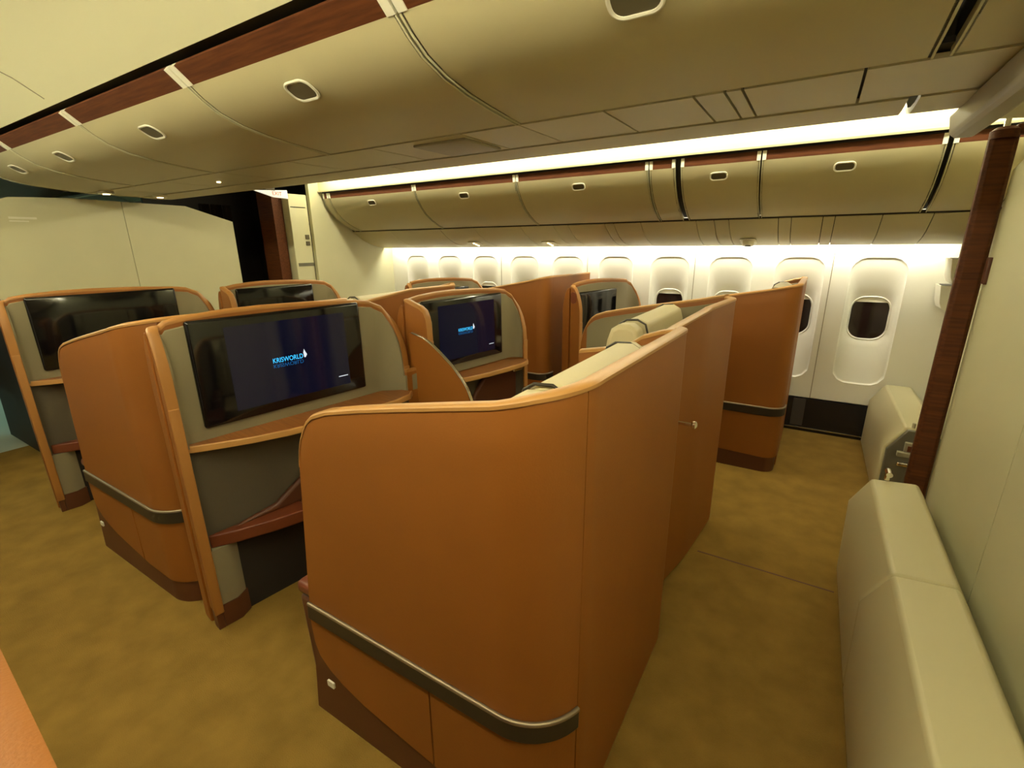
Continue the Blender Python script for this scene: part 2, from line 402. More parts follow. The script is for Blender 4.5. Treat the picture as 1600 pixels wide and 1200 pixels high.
# ---- centre bins
CB = [(1.000, 2.246), (1.055, 2.200), (1.095, 2.167), (1.150, 2.132), (1.235, 2.102), (1.34, 2.082), (1.45, 2.069), (1.55, 2.060), (1.640, 2.053)]
def bin_unit(prof, x0, x1, name, label, group, f, latch, e2, strip=True, latch_w=0.115, latch_h=0.062, hx=None, bk=0.014):
    """prof runs from the top edge down; first segment is the wooden strip"""
    t = thing(name, label, 'overhead bin', ((x0 + x1) / 2, 0, 0), 0, group)
    cx = (x0 + x1) / 2; h = (x1 - x0) / 2
    P = [(f(y), z) for y, z in prof]; fl = f(0) == 0
    g = 0.005
    def sl(bm, pts, a, b, th): return slab_x(bm, pts if (sideflag == fl) else pts[::-1], a, b, th)
    sideflag = prof[0][0] < 3     # centre bins: outward is -y, so thickness goes the other way
    bm = new(); slab_x(bm, P[1:] if fl else P[1:][::-1], -h + g, h - g, 0.02)
    obj('door', bm, M['cream'], t, angle=30)
    bm = new(); slab_x(bm, P[:2] if fl else P[:2][::-1], -h + bk + g, h - bk - g, 0.015); obj('wood_strip', bm, M['mahogany'], t)
    for s in (-1, 1):
        a, b = sorted((s * (h - g), s * (h - g - bk)))
        bm = new(); q = P[:2]
        d = Vector(q[1]) - Vector(q[0]); d.normalize(); n = Vector((d.y, -d.x)) if fl else Vector((-d.y, d.x))
        q = [(p[0] + n.x * 0.003, p[1] + n.y * 0.003) for p in q]
        slab_x(bm, q if fl else q[::-1], a, b, 0.018); obj('bracket', bm, M['bezel'], t)
    if bk > 0.02:
        for s in (-1, 1):
            bm = new(); a, b = sorted((s * (h - g), s * (h - g - 0.005)))
            q = P[1:]; n_ = 0.004
            slab_x(bm, [(y, z - n_) for y, z in q], a, b, 0.006); obj('bead', bm, M['ceiling'], t)
    # side cheeks
    bm = new(); pts = P[:] + [(P[-1][0], P[0][1])]
    prism_x(bm, pts, -h + g + 0.001, -h + g + 0.011); obj('cheek', bm, M['dark'], t, smooth=False)
    bm = new(); prism_x(bm, pts, h - g - 0.011, h - g - 0.001); obj('cheek', bm, M['dark'], t, smooth=False)
    if latch:
        ly, lz = f(latch[0]), latch[1]; e2v = Vector((0, e2[0] * (1 if fl else -1), e2[1])).normalized(); e1 = Vector((1, 0, 0))
        nn = e1.cross(e2v)
        want = Vector((0, -1 if fl else 1, -0.5)) 
        if nn.dot(want) < 0: e1 = -e1; nn = -nn
        hx0 = 0 if hx is None else hx - cx
        c = Vector((hx0, ly, lz)) - nn * 0.001
        bm = new(); ringplate(bm, c, e1, e2v, latch_w, latch_h, latch_h * 0.42, 0.010, 0.006)
        l = obj('latch_bezel', bm, M['bezel'], t)
        bm = new(); plate(bm, c, e1, e2v, latch_w - 0.018, latch_h - 0.018, latch_h * 0.32, 0.0025); obj('latch_recess', bm, M['recess'], l)
    return t
cb_x = [0.175, -0.985, -2.03, -3.055, -4.10, -4.93]
cb_hx = [-0.40, -1.52, -2.58, -3.63, -4.42]
cb_lab = ['largest cream centre bin, top middle of the picture, oval latch cut by the frame', 'cream centre overhead bin with peeling wood strip above its oval latch',
          'cream centre overhead bin, third back from the camera', 'cream centre overhead bin, fourth along the port aisle', 'farthest and smallest cream centre bin above the dark galley end']
for i in range(5):
    bin_unit(CB, cb_x[i + 1], cb_x[i], 'overhead_bin', cb_lab[i], 'centre overhead bins', idn, (1.150, 2.130), (-0.80, 0.42), hx=cb_hx[i], latch_w=0.125, latch_h=0.085, bk=0.03)
bin_unit(CB, 0.195, 1.15, 'overhead_bin', 'cream centre overhead bin at the top right corner past the dark joint', 'centre overhead bins', idn, None, (1, 0), bk=0.03)
# starboard half of the centre bins (only its underside shows)
cs = [(mir(y) - 0.0, z) for y, z in CB]
for i, (a, b) in enumerate(((-4.93, -2.03), (-2.03, 0.175), (0.195, 1.15))):
    bm = new(); q = [(2.63, 2.246)] + [(2.58, 2.20), (2.50, 2.15), (2.42, 2.10), (2.34, 2.062), (2.25, 2.045), (2.15, 2.040), (2.02, 2.046)]
    slab_x(bm, q[::-1], a + 0.004, b - 0.004, 0.02)
    tag(obj('overhead_bin', bm, M['cream']), ['cream starboard-facing centre bin underside at the forward end', 'cream rounded starboard-facing bin underside above the bright cove light', 'cream starboard-facing bin underside right of the notch in the cove light'][i], 'overhead bin', 'starboard-facing centre bins')
# service strip between the two bin rows
cuts = [-4.93, -4.45, -3.7, -3.0, -2.35, -1.75, -1.25, -0.985, -0.659, -0.378, -0.292, -0.245, 0.041, 0.38]
for i, (a, b) in enumerate(zip(cuts, cuts[1:])):
    bm = new(); box(bm, a + 0.004, b - 0.004, 1.650, 2.010, 2.050, 2.062); struct('trim_%d' % (30 + i), bm, M['cream'], smooth=False)
bm = new(); box(bm, -4.93, 1.2, 1.60, 2.06, 2.068, 2.08); struct('trim_28', bm, M['dark'], smooth=False)
bm = new(); box(bm, -4.93, 1.2, 1.02, 2.62, 2.30, 2.32); struct('trim_29', bm, M['dark'], smooth=False)
bm = new(); prism_x(bm, [(y, z) for y, z in CB] + [(2.02, 2.046), (2.15, 2.04), (2.25, 2.045), (2.34, 2.062), (2.5, 2.15), (2.63, 2.246)], -4.95, -4.935)
struct('trim_27', bm, M['cream'])
# panel joint in the second bin's underside
# access grille in the strip
bm = new(); rbox(bm, -1.55, -1.27, 1.70, 1.97, 2.040, 2.0505, 0.004)
tag(obj('air_grille', bm, M['midgrey']), 'recessed grey-beige oval grille in the strip between centre bins', 'vent')
# reading lights at the forward end
for i, (x, y) in enumerate(((-4.62, 1.66), (-4.62, 2.02))):
    bm = new(); tube(bm, [(x, y, 2.049), (x, y, 2.036)], 0.035, 16)
    t = thing('reading_light', ['small warm glowing reading light, left of the pair above the white closet', 'small warm glowing reading light, right of the pair above the white closet'][i], 'light', (x, y, 2.03), 0, 'reading lights')
    bm = new(); tube(bm, [(0, 0, 0.019), (0, 0, 0.0)], 0.05, 18); obj('housing', bm, M['bezel'], t)
    bm = new(); tube(bm, [(0, 0, 0.001), (0, 0, -0.004)], 0.022, 14); obj('lamp', bm, M['spot'], t)
bm = new()
bm.free()
bm = new(); tube(bm, [(-3.42, 1.86, 2.051), (-3.42, 1.86, 2.044)], 0.012, 10)
tag(obj('reading_light', bm, M['spot']), 'single tiny lit lamp under the centre bins left of the cove light', 'light')

# ---- outboard bins
OB = [(3.700, 2.190), (3.706, 2.135), (3.735, 2.065), (3.785, 1.995), (3.850, 1.930), (3.940, 1.872), (4.030, 1.828), (4.110, 1.800)]
ob = [(-4.76, -4.66, 0), (-4.66, -3.40, 1), (-3.40, -2.25, 1), (-2.25, -1.12, 1), (-1.12, -0.93, 0), (-0.90, -0.39, 1), (-0.39, 0.53, 1), (0.545, 0.89, 0)]
ol = ['narrow cream filler bin at the forward end of the window-side row', 'window-side cream bin farthest forward with an oval latch', 'window-side cream bin second from the forward end',
      'window-side cream bin third along, above the middle windows', 'very narrow cream bin panel without latch between two wider bins', 'short window-side cream bin just aft of the narrow panel',
      'widest window-side cream bin with dark oval latch, right of centre', 'window-side cream bin at far right half hidden by the mahogany post']
for (a, b, l), lab in zip(ob, ol):
    bin_unit(OB, a, b, 'overhead_bin', lab, 'window-side overhead bins', idn, (3.738, 2.062) if l else None, (0.05, -0.085), latch_w=0.115, latch_h=0.06, bk=0.022)
bm = new(); slab_x(bm, [(y + 0.03, z + 0.02) for y, z in OB], XF, XA, 0.01); struct('trim_50', bm, M['dark'])
bm = new(); slab_x(bm, [(4.10, 1.806), (4.125, 1.785)], XF, XA, 0.01); struct('trim_51', bm, M['dark'])
q = [(mir(y), z) for y, z in OB]
for i, (a, b) in enumerate(((-4.76, -2.9), (-2.9, -1.0), (-1.0, 0.89))):
    bm = new(); slab_x(bm, q[::-1], a, b - 0.006, 0.02); tag(obj('overhead_bin', bm, M['cream']), ['forward cream bin over the port windows, behind the viewer', 'middle cream bin over the port windows, behind the viewer', 'aft cream bin over the port windows, behind the viewer'][i], 'overhead bin', 'port wall bins')
# valance fittings
def val_z(y): return interp(VAL, y)
def fitting(x, y, kind, label):
    z = val_z(y); d = Vector((0, 1, (val_z(y + 0.03) - val_z(y - 0.03)) / 0.06)).normalized(); e1 = Vector((-1, 0, 0)); n = e1.cross(d)
    if n.z > 0: e1 = -e1; n = -n
    t = thing('reading_light', label, 'light', (x, y, z), 0, 'reading lights in the valance')
    bm = new(); plate(bm, -n * 0.002, e1, d, 0.12 if kind else 0.15, 0.16, 0.03, 0.008); obj('housing', bm, M['cream' if not kind else 'bezel'], t)
    if kind:
        bm = new(); tube(bm, [n * 0.006, n * 0.035], 0.045, 18, rs=[0.05, 0.04]); obj('eyeball', bm, M['bezel'], t)
        bm = new(); tube(bm, [n * 0.035 , n * 0.040 ], 0.022, 14); obj('nozzle', bm, M['recess'], t)
    else:
        for q in (-0.045, 0, 0.045):
            bm = new(); c = d * q + n * 0.006; tube(bm, [c, c + n * 0.005], 0.011, 10); obj('lamp', bm, M['spot'], t)
    return t
fitting(-0.485, 4.42, 1, 'round unlit eyeball vent on the valance below the short bin')
fitting(-3.18, 4.40, 0, 'cluster of three tiny lit lamps on the valance, the left cluster')
fitting(-2.283, 4.42, 0, 'cluster of tiny lit lamps on the valance, the right cluster')

# ---- forward end
bm = new(); box(bm, XF - 0.05, XF, 3.56, YW + 0.1, 0, 2.35); struct('wall_front', bm, M['creamwall'], smooth=False)
t = thing('galley_cupboard', 'narrow cream galley cupboard with dark strip beside the doorway', 'cupboard', (-4.90, 3.44, 0))
bm = new(); rbox(bm, -0.25, 0.06, -0.115, 0.11, 0, 2.17, 0.008); obj('body', bm, M['creamwall'], t)
bm = new(); box(bm, 0.058, 0.066, -0.09, 0.10, 1.42, 1.455); obj('trim_strip', bm, M['greyplastic'], t, smooth=False)
bm = new(); box(bm, 0.058, 0.064, -0.10, 0.08, 2.035, 2.042); obj('door_gap', bm, M['dark'], t, smooth=False)
for z in (1.71, 1.64):
    bm = new(); rbox(bm, 0.058, 0.068, 0.035, 0.085, z, z + 0.045, 0.003); obj('latch', bm, M['recess'], t)
bm = new(); box(bm, -5.2, -4.94, 3.20, 3.315, 0, 2.2); tag(obj('galley_post', bm, M['mahogany'], smooth=False), 'dark mahogany upright beside the cream galley cupboard', 'post')
bm = new(); pts = [(1.02, 0), (2.90, 0), (2.90, 1.885), (2.47, 2.015), (1.60, 2.03), (1.25, 2.015), (1.06, 1.95)]
t = thing('closet', 'big plain white closet block with clipped upper corners behind the seats', 'closet', (-5.2, 0, 0))
prism_x(bm, pts, -0.9, -0.02)
obj('body', bm, M['darkwall'], t, smooth=False)
bm = new(); p2 = [(y, z) for y, z in pts if True]
cl = lambda lo, hi: [(min(max(y, lo), hi), (interp([(1.02, 1.93), (1.06, 1.95), (1.25, 2.015), (1.60, 2.03), (2.47, 2.015), (2.90, 1.885)], min(max(y, lo), hi)) if z > 0 else 0)) for y, z in pts]
prism_x(bm, cl(1.02, 1.958), -0.02, 0.0); obj('door', bm, M['creamwall'], t, smooth=False)
bm = new(); prism_x(bm, cl(1.962, 2.90), -0.02, 0.0); obj('door', bm, M['creamwall'], t, smooth=False)
bm = new(); box(bm, 0.0, 0.002, 1.22, 1.38, 1.86, 1.875); box(bm, 0.0, 0.002, 1.22, 1.33, 1.84, 1.848); obj('notice', bm, M['bezel'], t, smooth=False)
# dark doorway beyond
bm = new(); box(bm, -6.4, -6.35, 2.6, YW, 0, 2.5); struct('wall_back', bm, M['darkwall'], smooth=False)
bm = new(); box(bm, -6.4, -4.9, YW - 0.9, YW - 0.85, 0, 2.5); struct('wall_galley', bm, M['darkwall'], smooth=False)
bm = new(); pts = []
n = 26
for i in range(n): pts.append((-5.9 + 0.03 * math.sin(i * 1.9), 2.95 + 0.34 * i / (n - 1)))
pts += [(p[0] - 0.02, p[1]) for p in reversed(pts)]
prism_z(bm, pts, 0.0, 2.1); tag(obj('curtain', bm, M['curtain'], angle=80), 'dark curtain hanging inside the doorway behind the closet', 'curtain')
# exit sign
t = thing('exit_sign', 'small white exit sign hanging under the bins above the doorway', 'sign', (-4.62, 2.99, 2.13), 0)
bm = new(); prism_x(bm, [(-0.17, 0.02), (0.18, 0.045), (0.185, -0.035), (0.03, -0.03)], -0.01, 0.01); obj('panel', bm, M['exit'], t, bevel=0.003)
def text_mesh(name, body, size, m, parent, mw, extrude=0.0008, label=None):
    cu = bpy.data.curves.new(name, 'FONT'); cu.body = body; cu.size = size; cu.align_x = 'CENTER'; cu.align_y = 'CENTER'; cu.extrude = extrude
    tmp = bpy.data.objects.new('tmp', cu); C.objects.link(tmp); bpy.context.view_layer.update()
    me = bpy.data.meshes.new_from_object(tmp.evaluated_get(bpy.context.evaluated_depsgraph_get())); bpy.data.objects.remove(tmp); bpy.data.curves.remove(cu)
    me.transform(mw); me.materials.clear(); me.materials.append(m)
    o = bpy.data.objects.new(name, me); C.objects.link(o); o.parent = parent
    if label: o['label'] = label
    return o
face_x = Matrix(((0, 0, 1, 0), (1, 0, 0, 0), (0, 1, 0, 0), (0, 0, 0, 1)))     # text facing +x, reading along +y
bm = new(); rbox(bm, -0.012, 0.012, -0.05, 0.05, 0.03, 0.30, 0.004); obj('hanger', bm, M['recess'], t)
text_mesh('lettering', 'EXIT', 0.05, M['red'], t, Matrix.Translation((0.0115, 0.065, 0.004)) @ face_x, label='red lettering reading EXIT')
# far forward area, cool lit
bm = new(); box(bm, -9.6, -9.5, YP, YW, 0, 2.55); struct('wall_far', bm, M['sidewall'], smooth=False)
bm = new(); rbox(bm, -8.0, -7.6, 0.2, 0.9, 2.29, 2.32, 0.01); tag(obj('ceiling_light', bm, M['teal']), 'bluish galley ceiling light at the forward end', 'light')
t = thing('crew_seat', 'dark folded crew seat with metal buckle at the far left edge', 'seat', (-6.2, 0.72, 0))
bm = new(); rbox(bm, -0.25, 0.0, -0.3, 0.22, 0.42, 1.15, 0.03); obj('backrest', bm, M['curtain'], t)
bm = new(); rbox(bm, -0.20, -0.10, -0.28, -0.18, 0.0, 0.44, 0.01); obj('pedestal', bm, M['curtain'], t)
bm = new(); rbox(bm, 0.0, 0.22, -0.28, 0.2, 0.36, 0.46, 0.03); obj('seat', bm, M['brown'], t)
bm = new(); rbox(bm, 0.2, 0.26, -0.02, 0.12, 0.45, 0.48, 0.01); obj('buckle', bm, M['chrome'], t)

# ---- aft end
bm = new(); box(bm, XA, XA + 0.05, 3.0, YW + 0.1, 0, 2.35); struct('wall_aft', bm, M['creamwall'], smooth=False)
bm = new(); box(bm, 1.5, 1.55, YP, 3.0, 0, 2.5); struct('wall_rear', bm, M['creamwall'], smooth=False)
def pocket(loc, label):
    t = thing('magazine_pocket', label, 'magazine pocket', loc, 0, 'magazine pockets')
    bm = new(); w2, h = 0.10, 0.18; D_ = 0.115
    out = [(0, -h), (-0.05, -h), (-0.085, -h + 0.02), (-0.10, -h + 0.06), (-D_, 0)]
    inn = [(-D_ + 0.008, 0), (-0.092, -h + 0.06), (-0.078, -h + 0.028), (-0.05, -h + 0.008), (0, -h + 0.008)]
    prism_y(bm, out + inn, -w2, w2); box(bm, -0.004, 0, -w2, w2, -h, 0.002)
    for s_ in (-w2 - 0.001, w2 - 0.005): prism_y(bm, out + [(0, 0)], s_, s_ + 0.006)
    obj('holder', bm, M['bezel'], t)
    bm = new(); box(bm, -D_ + 0.022, -0.008, -w2 + 0.008, w2 - 0.008, -0.05, 0.001); obj('lining', bm, M['dark'], t, smooth=False)  # solid near-black block paints the shade inside the open pocket
    return t
pocket((0.895, 4.47, 1.505), 'white magazine pocket on the aft wall, the upper of two')
pocket((0.895, 4.615, 1.315), 'white magazine pocket on the aft wall, the lower of two')
# low padded boxes along the aft side
def low_box(prof, y0, y1, name, label, cuts, endmat, pin=True, group='low cream storage boxes'):
    t = thing(name, label, 'storage box', (0, 0, 0), 0, group)
    ys = [y0] + cuts + [y1]
    for a, b in zip(ys, ys[1:]):
        bm = new(); prism_y(bm, prof, a + 0.0015, b - 0.0015); obj('cover', bm, M['cream'], t, bevel=0.012)
    return t
BX = [(0.315, 0.0), (0.305, 0.40), (0.375, 0.535), (0.545, 0.55), (0.575, 0.50), (0.58, 0.0)]
t = low_box(BX, 0.40, 2.66, 'storage_box', 'long low cream faceted box running along the partition at lower right', [1.853], None)
bm = new(); tube(bm, [(0.43, 2.645, 0.548), (0.43, 2.645, 0.585)], 0.011, 12); tube(bm, [(0.43, 2.66, 0.588), (0.43, 2.60, 0.590)], 0.013, 12); obj('latch_pin', bm, M['chrome'], t)
BX2 = [(0.535, 0.0), (0.535, 0.37), (0.62, 0.515), (0.78, 0.515), (0.865, 0.41), (0.87, 0.0)]
t = low_box(BX2, 3.62, 4.70, 'storage_box', 'short low cream box against the window wall with grey end panel', [], None)
bm = new(); prism_y(bm, [(x + (0.012 if x < .7 else -0.012), max(z - 0.01, 0.0)) for x, z in BX2], 3.595, 3.62); obj('end_panel', bm, M['greyplastic'], t, bevel=0.006, label='dark grey end panel')
bm = new(); box(bm, 0.60, 0.74, 3.565, 3.60, 0.335, 0.365); box(bm, 0.63, 0.72, 3.575, 3.60, 0.365, 0.43); la = obj('latch_plate', bm, M['midgrey'], t, smooth=False, bevel=0.004)
bm = new(); box(bm, 0.645, 0.665, 3.570, 3.576, 0.375, 0.41); obj('slot', bm, M['redbrown'], la, smooth=False)
bm = new(); rbox(bm, 0.61, 0.72, 3.57, 3.60, 0.27, 0.295, 0.006); obj('footplate', bm, M['chrome'], t)
bm = new(); tube(bm, [(0.66, 3.63, 0.515), (0.66, 3.63, 0.545)], 0.010, 10); obj('latch_pin', bm, M['midgrey'], t)
# partition and post
t = thing('partition_panel', 'tall plain cream partition panel with clipped top corner at the right edge', 'partition', (0.62, 0, 0))
def ptop(y): return interp([(2.62, 1.945), (2.81, 1.90)], y)
bm = new(); prism_x(bm, [(0.2, 0.03), (1.998, 0.03), (1.998, 1.945), (0.2, 1.945)], 0, 0.03); obj('panel', bm, M['creamwall'], t, smooth=False)
bm = new(); prism_x(bm, [(2.003, 0.03), (2.815, 0.03), (2.815, 1.895), (2.63, 1.945), (2.003, 1.945)], 0, 0.03); obj('panel', bm, M['creamwall'], t, smooth=False)
bm = new(); box(bm, 0.012, 0.02, 1.99, 2.01, 0.03, 1.94); obj('joint', bm, M['dark'], t, smooth=False)
bm = new(); rbox(bm, -0.012, 0.004, 2.76, 2.80, 1.45, 1.56, 0.004); obj('strike_plate', bm, M['brown'], t)
t = thing('partition_post', 'full height dark mahogany post standing beside the cream partition', 'post', (0.575, 2.845, 0))
pp = [(-0.045, -0.012), (-0.030, -0.026), (0.030, -0.026), (0.045, -0.012), (0.045, 0.012), (0.030, 0.026), (-0.030, 0.026), (-0.045, 0.012)]
bm = new(); prism_z(bm, pp, 0.0, 2.02); obj('shaft', bm, M['mahogany'], t, bevel=0.004)
bm = new(); tube(bm, [(0, 0, 2.02), (0, 0, 2.05), (0, 0, 2.062)], 0.04, 18, rs=[0.046, 0.046, 0.03]); obj('cap', bm, M['mahogany'], t)
bm = new(); tube(bm, [(0, 0, 2.06), (0, 0, 2.14), (0, 0, 2.15)], 0.01, 12, rs=[0.011, 0.011, 0.02]); obj('pin', bm, M['chrome'], t)
bm = new(); rbox(bm, 0.03, 0.5, -0.02, 0.02, 2.03, 2.07, 0.006); obj('top_rail', bm, M['mahogany'], t)
# header beam under the centre bins
t = thing('header_beam', 'cream grey curtain header beam crossing under the bins at top right', 'beam', (0, 0, 0))
bm = new(); prism_y(bm, [(0.325, 2.048), (0.335, 1.985), (0.352, 1.972), (0.40, 1.972), (0.425, 2.0), (0.425, 2.048)], 0.95, 2.38); obj('beam', bm, M['midgrey'], t, bevel=0.008)
bm = new(); prism_y(bm, [(0.425, 2.048), (0.425, 2.01), (0.56, 2.0), (0.56, 2.048)], 0.95, 2.30); obj('track_cover', bm, M['ceiling'], t)

# ================================================================= SUITES
TOPA = [(-0.885, 1.02), (-0.880, 1.075), (-0.870, 1.108), (-0.855, 1.138), (-0.835, 1.165), (-0.805, 1.188), (-0.74, 1.212), (-0.6, 1.243), (-0.45, 1.272), (-0.30, 1.300), (-0.18, 1.322), (-0.08, 1.345), (0.02, 1.362)]
WING = [(-0.34, 0.95), (-0.32, 1.02), (-0.29, 1.12), (-0.255, 1.20), (-0.21, 1.262), (-0.15, 1.305), (-0.08, 1.330), (0.02, 1.346)]
LOWC = [(0.0, 0.41), (0.012, 0.33), (0.03, 0.28), (0.07, 0.24), (0.12, 0.21), (0.2, 0.18), (0.35, 0.15), (0.5, 0.125), (0.8, 0.115), (9, 0.115)]
def build_shell(loc, W, label, aisle='port', corner=0.17, back=None, thick=0.035, tpad=0.0, length=0.885, zs=1.0):
    """suite shell; local x=0 is the aft face, y=0 the port face"""
    t = thing('suite_shell', label, 'seat shell', loc, 0, 'seat shells')
    if aisle == 'port':
        pts = [(-length, 0, 0), (0, 0, corner), (0.01, W, 0.05), (-0.34, W, 0)]
    else:
        pts = [(-0.44, 0.0, 0), (-0.12, 0.0, 0.04), (-0.02, 0.50, 1.2), (0.035, W - 0.02, 0.10), (-length, W + 0.04, 0)]
    P = Path(pts)
    def zt(s, p):
        if aisle == 'port':
            if p.y > W * 0.6 and p.x < -0.02: return interp(WING, p.x) * zs
            if p.y < 0.2 and p.x < 0.02 and p.y < W * 0.5: return interp(TOPA, p.x * 0.885 / length) * zs
            return (1.362 - 0.016 * p.y / W) * zs
        if p.y > W * 0.6 and p.x < -0.02: return interp(TOPA, p.x) * zs
        if p.y < W * 0.5: return interp([(-0.2, 1.20), (0, 1.262), (0.05, 1.278), (0.2, 1.305), (W * 0.5, 1.345)], p.y + min(0, p.x + 0.12) * 0.6) * zs
        return 1.345 * zs
    sc = P.find(lambda p: p.x > -0.012 and p.y > 0.12) if aisle == 'port' else P.find(lambda p: p.y > 0.5)
    if aisle == 'port': segA, segB = (0, sc), (sc + 0.003, P.L)
    else:
        s2 = P.find(lambda p: p.y > W * 0.7 and p.x < -0.02); segA, segB = (s2, P.L), (0, s2 - 0.003)
    ast, aen = (0, P.L)
    lead = (lambda s: max(0, 1 - s / 0.55)) if aisle == 'port' else (lambda s: max(0, 1 - (P.L - s) / 0.55))
    shear = lambda s, z: -0.12 * (1.12 - min(z, 1.12)) * lead(s) ** 1.5 if z < 1.12 else 0
    dn = ((0, 0.12), (P.L - 0.12, P.L))
    # upper and back panels
    bm = new(); ribbon(bm, P, *segA, zt, 0.495, 0, thick, shear=shear, nz=8, dense=dn); obj('side_panel', bm, M['leather'], t)
    bm = new(); ribbon(bm, P, *segB, zt, 0.02, -0.001, thick - 0.002, shear=shear if aisle != 'port' else None, nz=6, dense=dn); obj('back_panel', bm, M['leather'], t)
    # light edging along the top
    bm = new(); ribbon(bm, P, 0, P.L, lambda s, p: zt(s, p) + 0.004, lambda s, p: zt(s, p) - 0.011, 0.002, thick + 0.004 + tpad, shear=shear, nz=1, dense=dn); obj('edging', bm, M['rim' if not tpad else 'leather'], t)
    # belt
    bs0, bs1 = segA
    bm = new(); ribbon(bm, P, bs0 + 0.001, bs1 - 0.002, 0.494, 0.437, 0.010, 0.02, shear=shear, nz=1, roundtop=False); b_ = obj('trim_band', bm, M['band'], t, bevel=0.003, label='dark bronze band')
    bm = new(); ribbon(bm, P, bs0 + 0.001, bs1 - 0.002, 0.503, 0.4935, 0.0115, 0.012, shear=shear, nz=1); obj('bright_edge', bm, M['bandedge'], b_)
    # lower panels
    span = bs1 - bs0
    dist = (lambda s: s - bs0) if aisle == 'port' else (lambda s: bs1 - s)
    cut = bs0 + span * 0.50
    for a, b in ((bs0, cut - 0.0025), (cut + 0.0025, bs1 - 0.002)):
        bm = new(); ribbon(bm, P, a, b, 0.436, lambda s, p: interp(LOWC, dist(s)), -0.001, 0.02, shear=shear, nz=5, roundtop=False, dense=((bs0, bs0 + 0.12), (bs1 - 0.12, bs1))); obj('lower_panel', bm, M['leather'], t)
    bm = new(); ribbon(bm, P, bs0, bs1 - 0.002, 0.50, 0.0, -0.008, 0.02, shear=shear, nz=4, roundtop=False); obj('plinth', bm, M['brown'], t, label='dark brown kick plinth')
    # inner lining
    bm = new(); ribbon(bm, P, 0.06, P.L - 0.03, lambda s, p: zt(s, p) - 0.035, 0.05, -thick + 0.001, 0.012 + tpad, nz=3); obj('lining', bm, M['fabric'], t)
    # small socket plate near the floor
    yo = -0.009 if aisle == 'port' else W + 0.05
    if aisle == 'port':
        for q, zc in ((0.05, 0.200),):
            p = (-length + q, yo + 0.001, zc); bm = new(); plate(bm, (p[0] - 0.052, p[1] - 0.001, p[2] + 0.0), (1, 0, 0), (0, 0, 1), 0.034, 0.024, 0.004, 0.006); obj('socket_plate', bm, M['bezel'], t)
    # leading armrest pod
    y0, y1 = (0.012, 0.17) if aisle == 'port' else (W - 0.11, W + 0.02)
    bm = new(); prism_y(bm, [(-length - 0.115, 0), (-length - 0.150, 0.49), (-length + 0.05, 0.50), (-length + 0.05, 0)], y0, y1); pod = obj('armrest_pod', bm, M['brown'], t, bevel=0.015)
    bm = new(); rbox(bm, -length - 0.155, -length + 0.06, y0 - 0.004, y1 + 0.004, 0.498, 0.545, 0.018); obj('armrest_cushion', bm, M['redbrown'], pod)
    return t, P

def build_seat(loc, W, label):
    t = thing('passenger_seat', label, 'seat', loc, 0, 'passenger seats')
    y0, y1 = 0.11, W - 0.13
    bm = new(); rbox(bm, -0.72, -0.29, y0 + 0.03, y1 - 0.03, 0.32, 0.47, 0.04); obj('seat_cushion', bm, M['creamleather'], t)
    bm = new(); rbox(bm, -0.70, -0.12, y0 + 0.03, y1 - 0.03, 0.0, 0.31, 0.02); obj('base', bm, M['brown'], t)
    bm = new(); n = 14
    sec = [(-0.215, 0.44), (-0.285, 0.48), (-0.275, 0.8), (-0.235, 1.12), (-0.215, 1.25), (-0.20, 1.295), (-0.17, 1.315), (-0.12, 1.318), (-0.085, 1.30), (-0.07, 1.25), (-0.075, 0.5), (-0.10, 0.44)]
    prism_y(bm, sec, y0 + 0.10, y1 - 0.10); obj('backrest', bm, M['creamleather'], t, bevel=0.012)
    for s, (a, b) in enumerate(((y0 + 0.0, y0 + 0.098), (y1 - 0.098, y1))):
        bm = new(); q = [(x - 0.02, z - (0.012 if z > 1 else 0)) for x, z in sec]
        prism_y(bm, q, a, b); o = obj('headrest_wing', bm, M['creamleather'], t, bevel=0.02)
        bm = new(); e = y0 + 0.098 if s == 0 else y1 - 0.098
        tube(bm, [(x - 0.012, e, z - 0.002) for x, z in sec[3:10]], 0.0045, 8); obj('piping', bm, M['band'], o)
    for a, b in ((y0 - 0.05, y0 + 0.02), (y1 - 0.02, y1 + 0.05)):
        bm = new(); rbox(bm, -0.72, -0.30, a, b, 0.30, 0.60, 0.02); obj('armrest', bm, M['redbrown'], t)
    return t

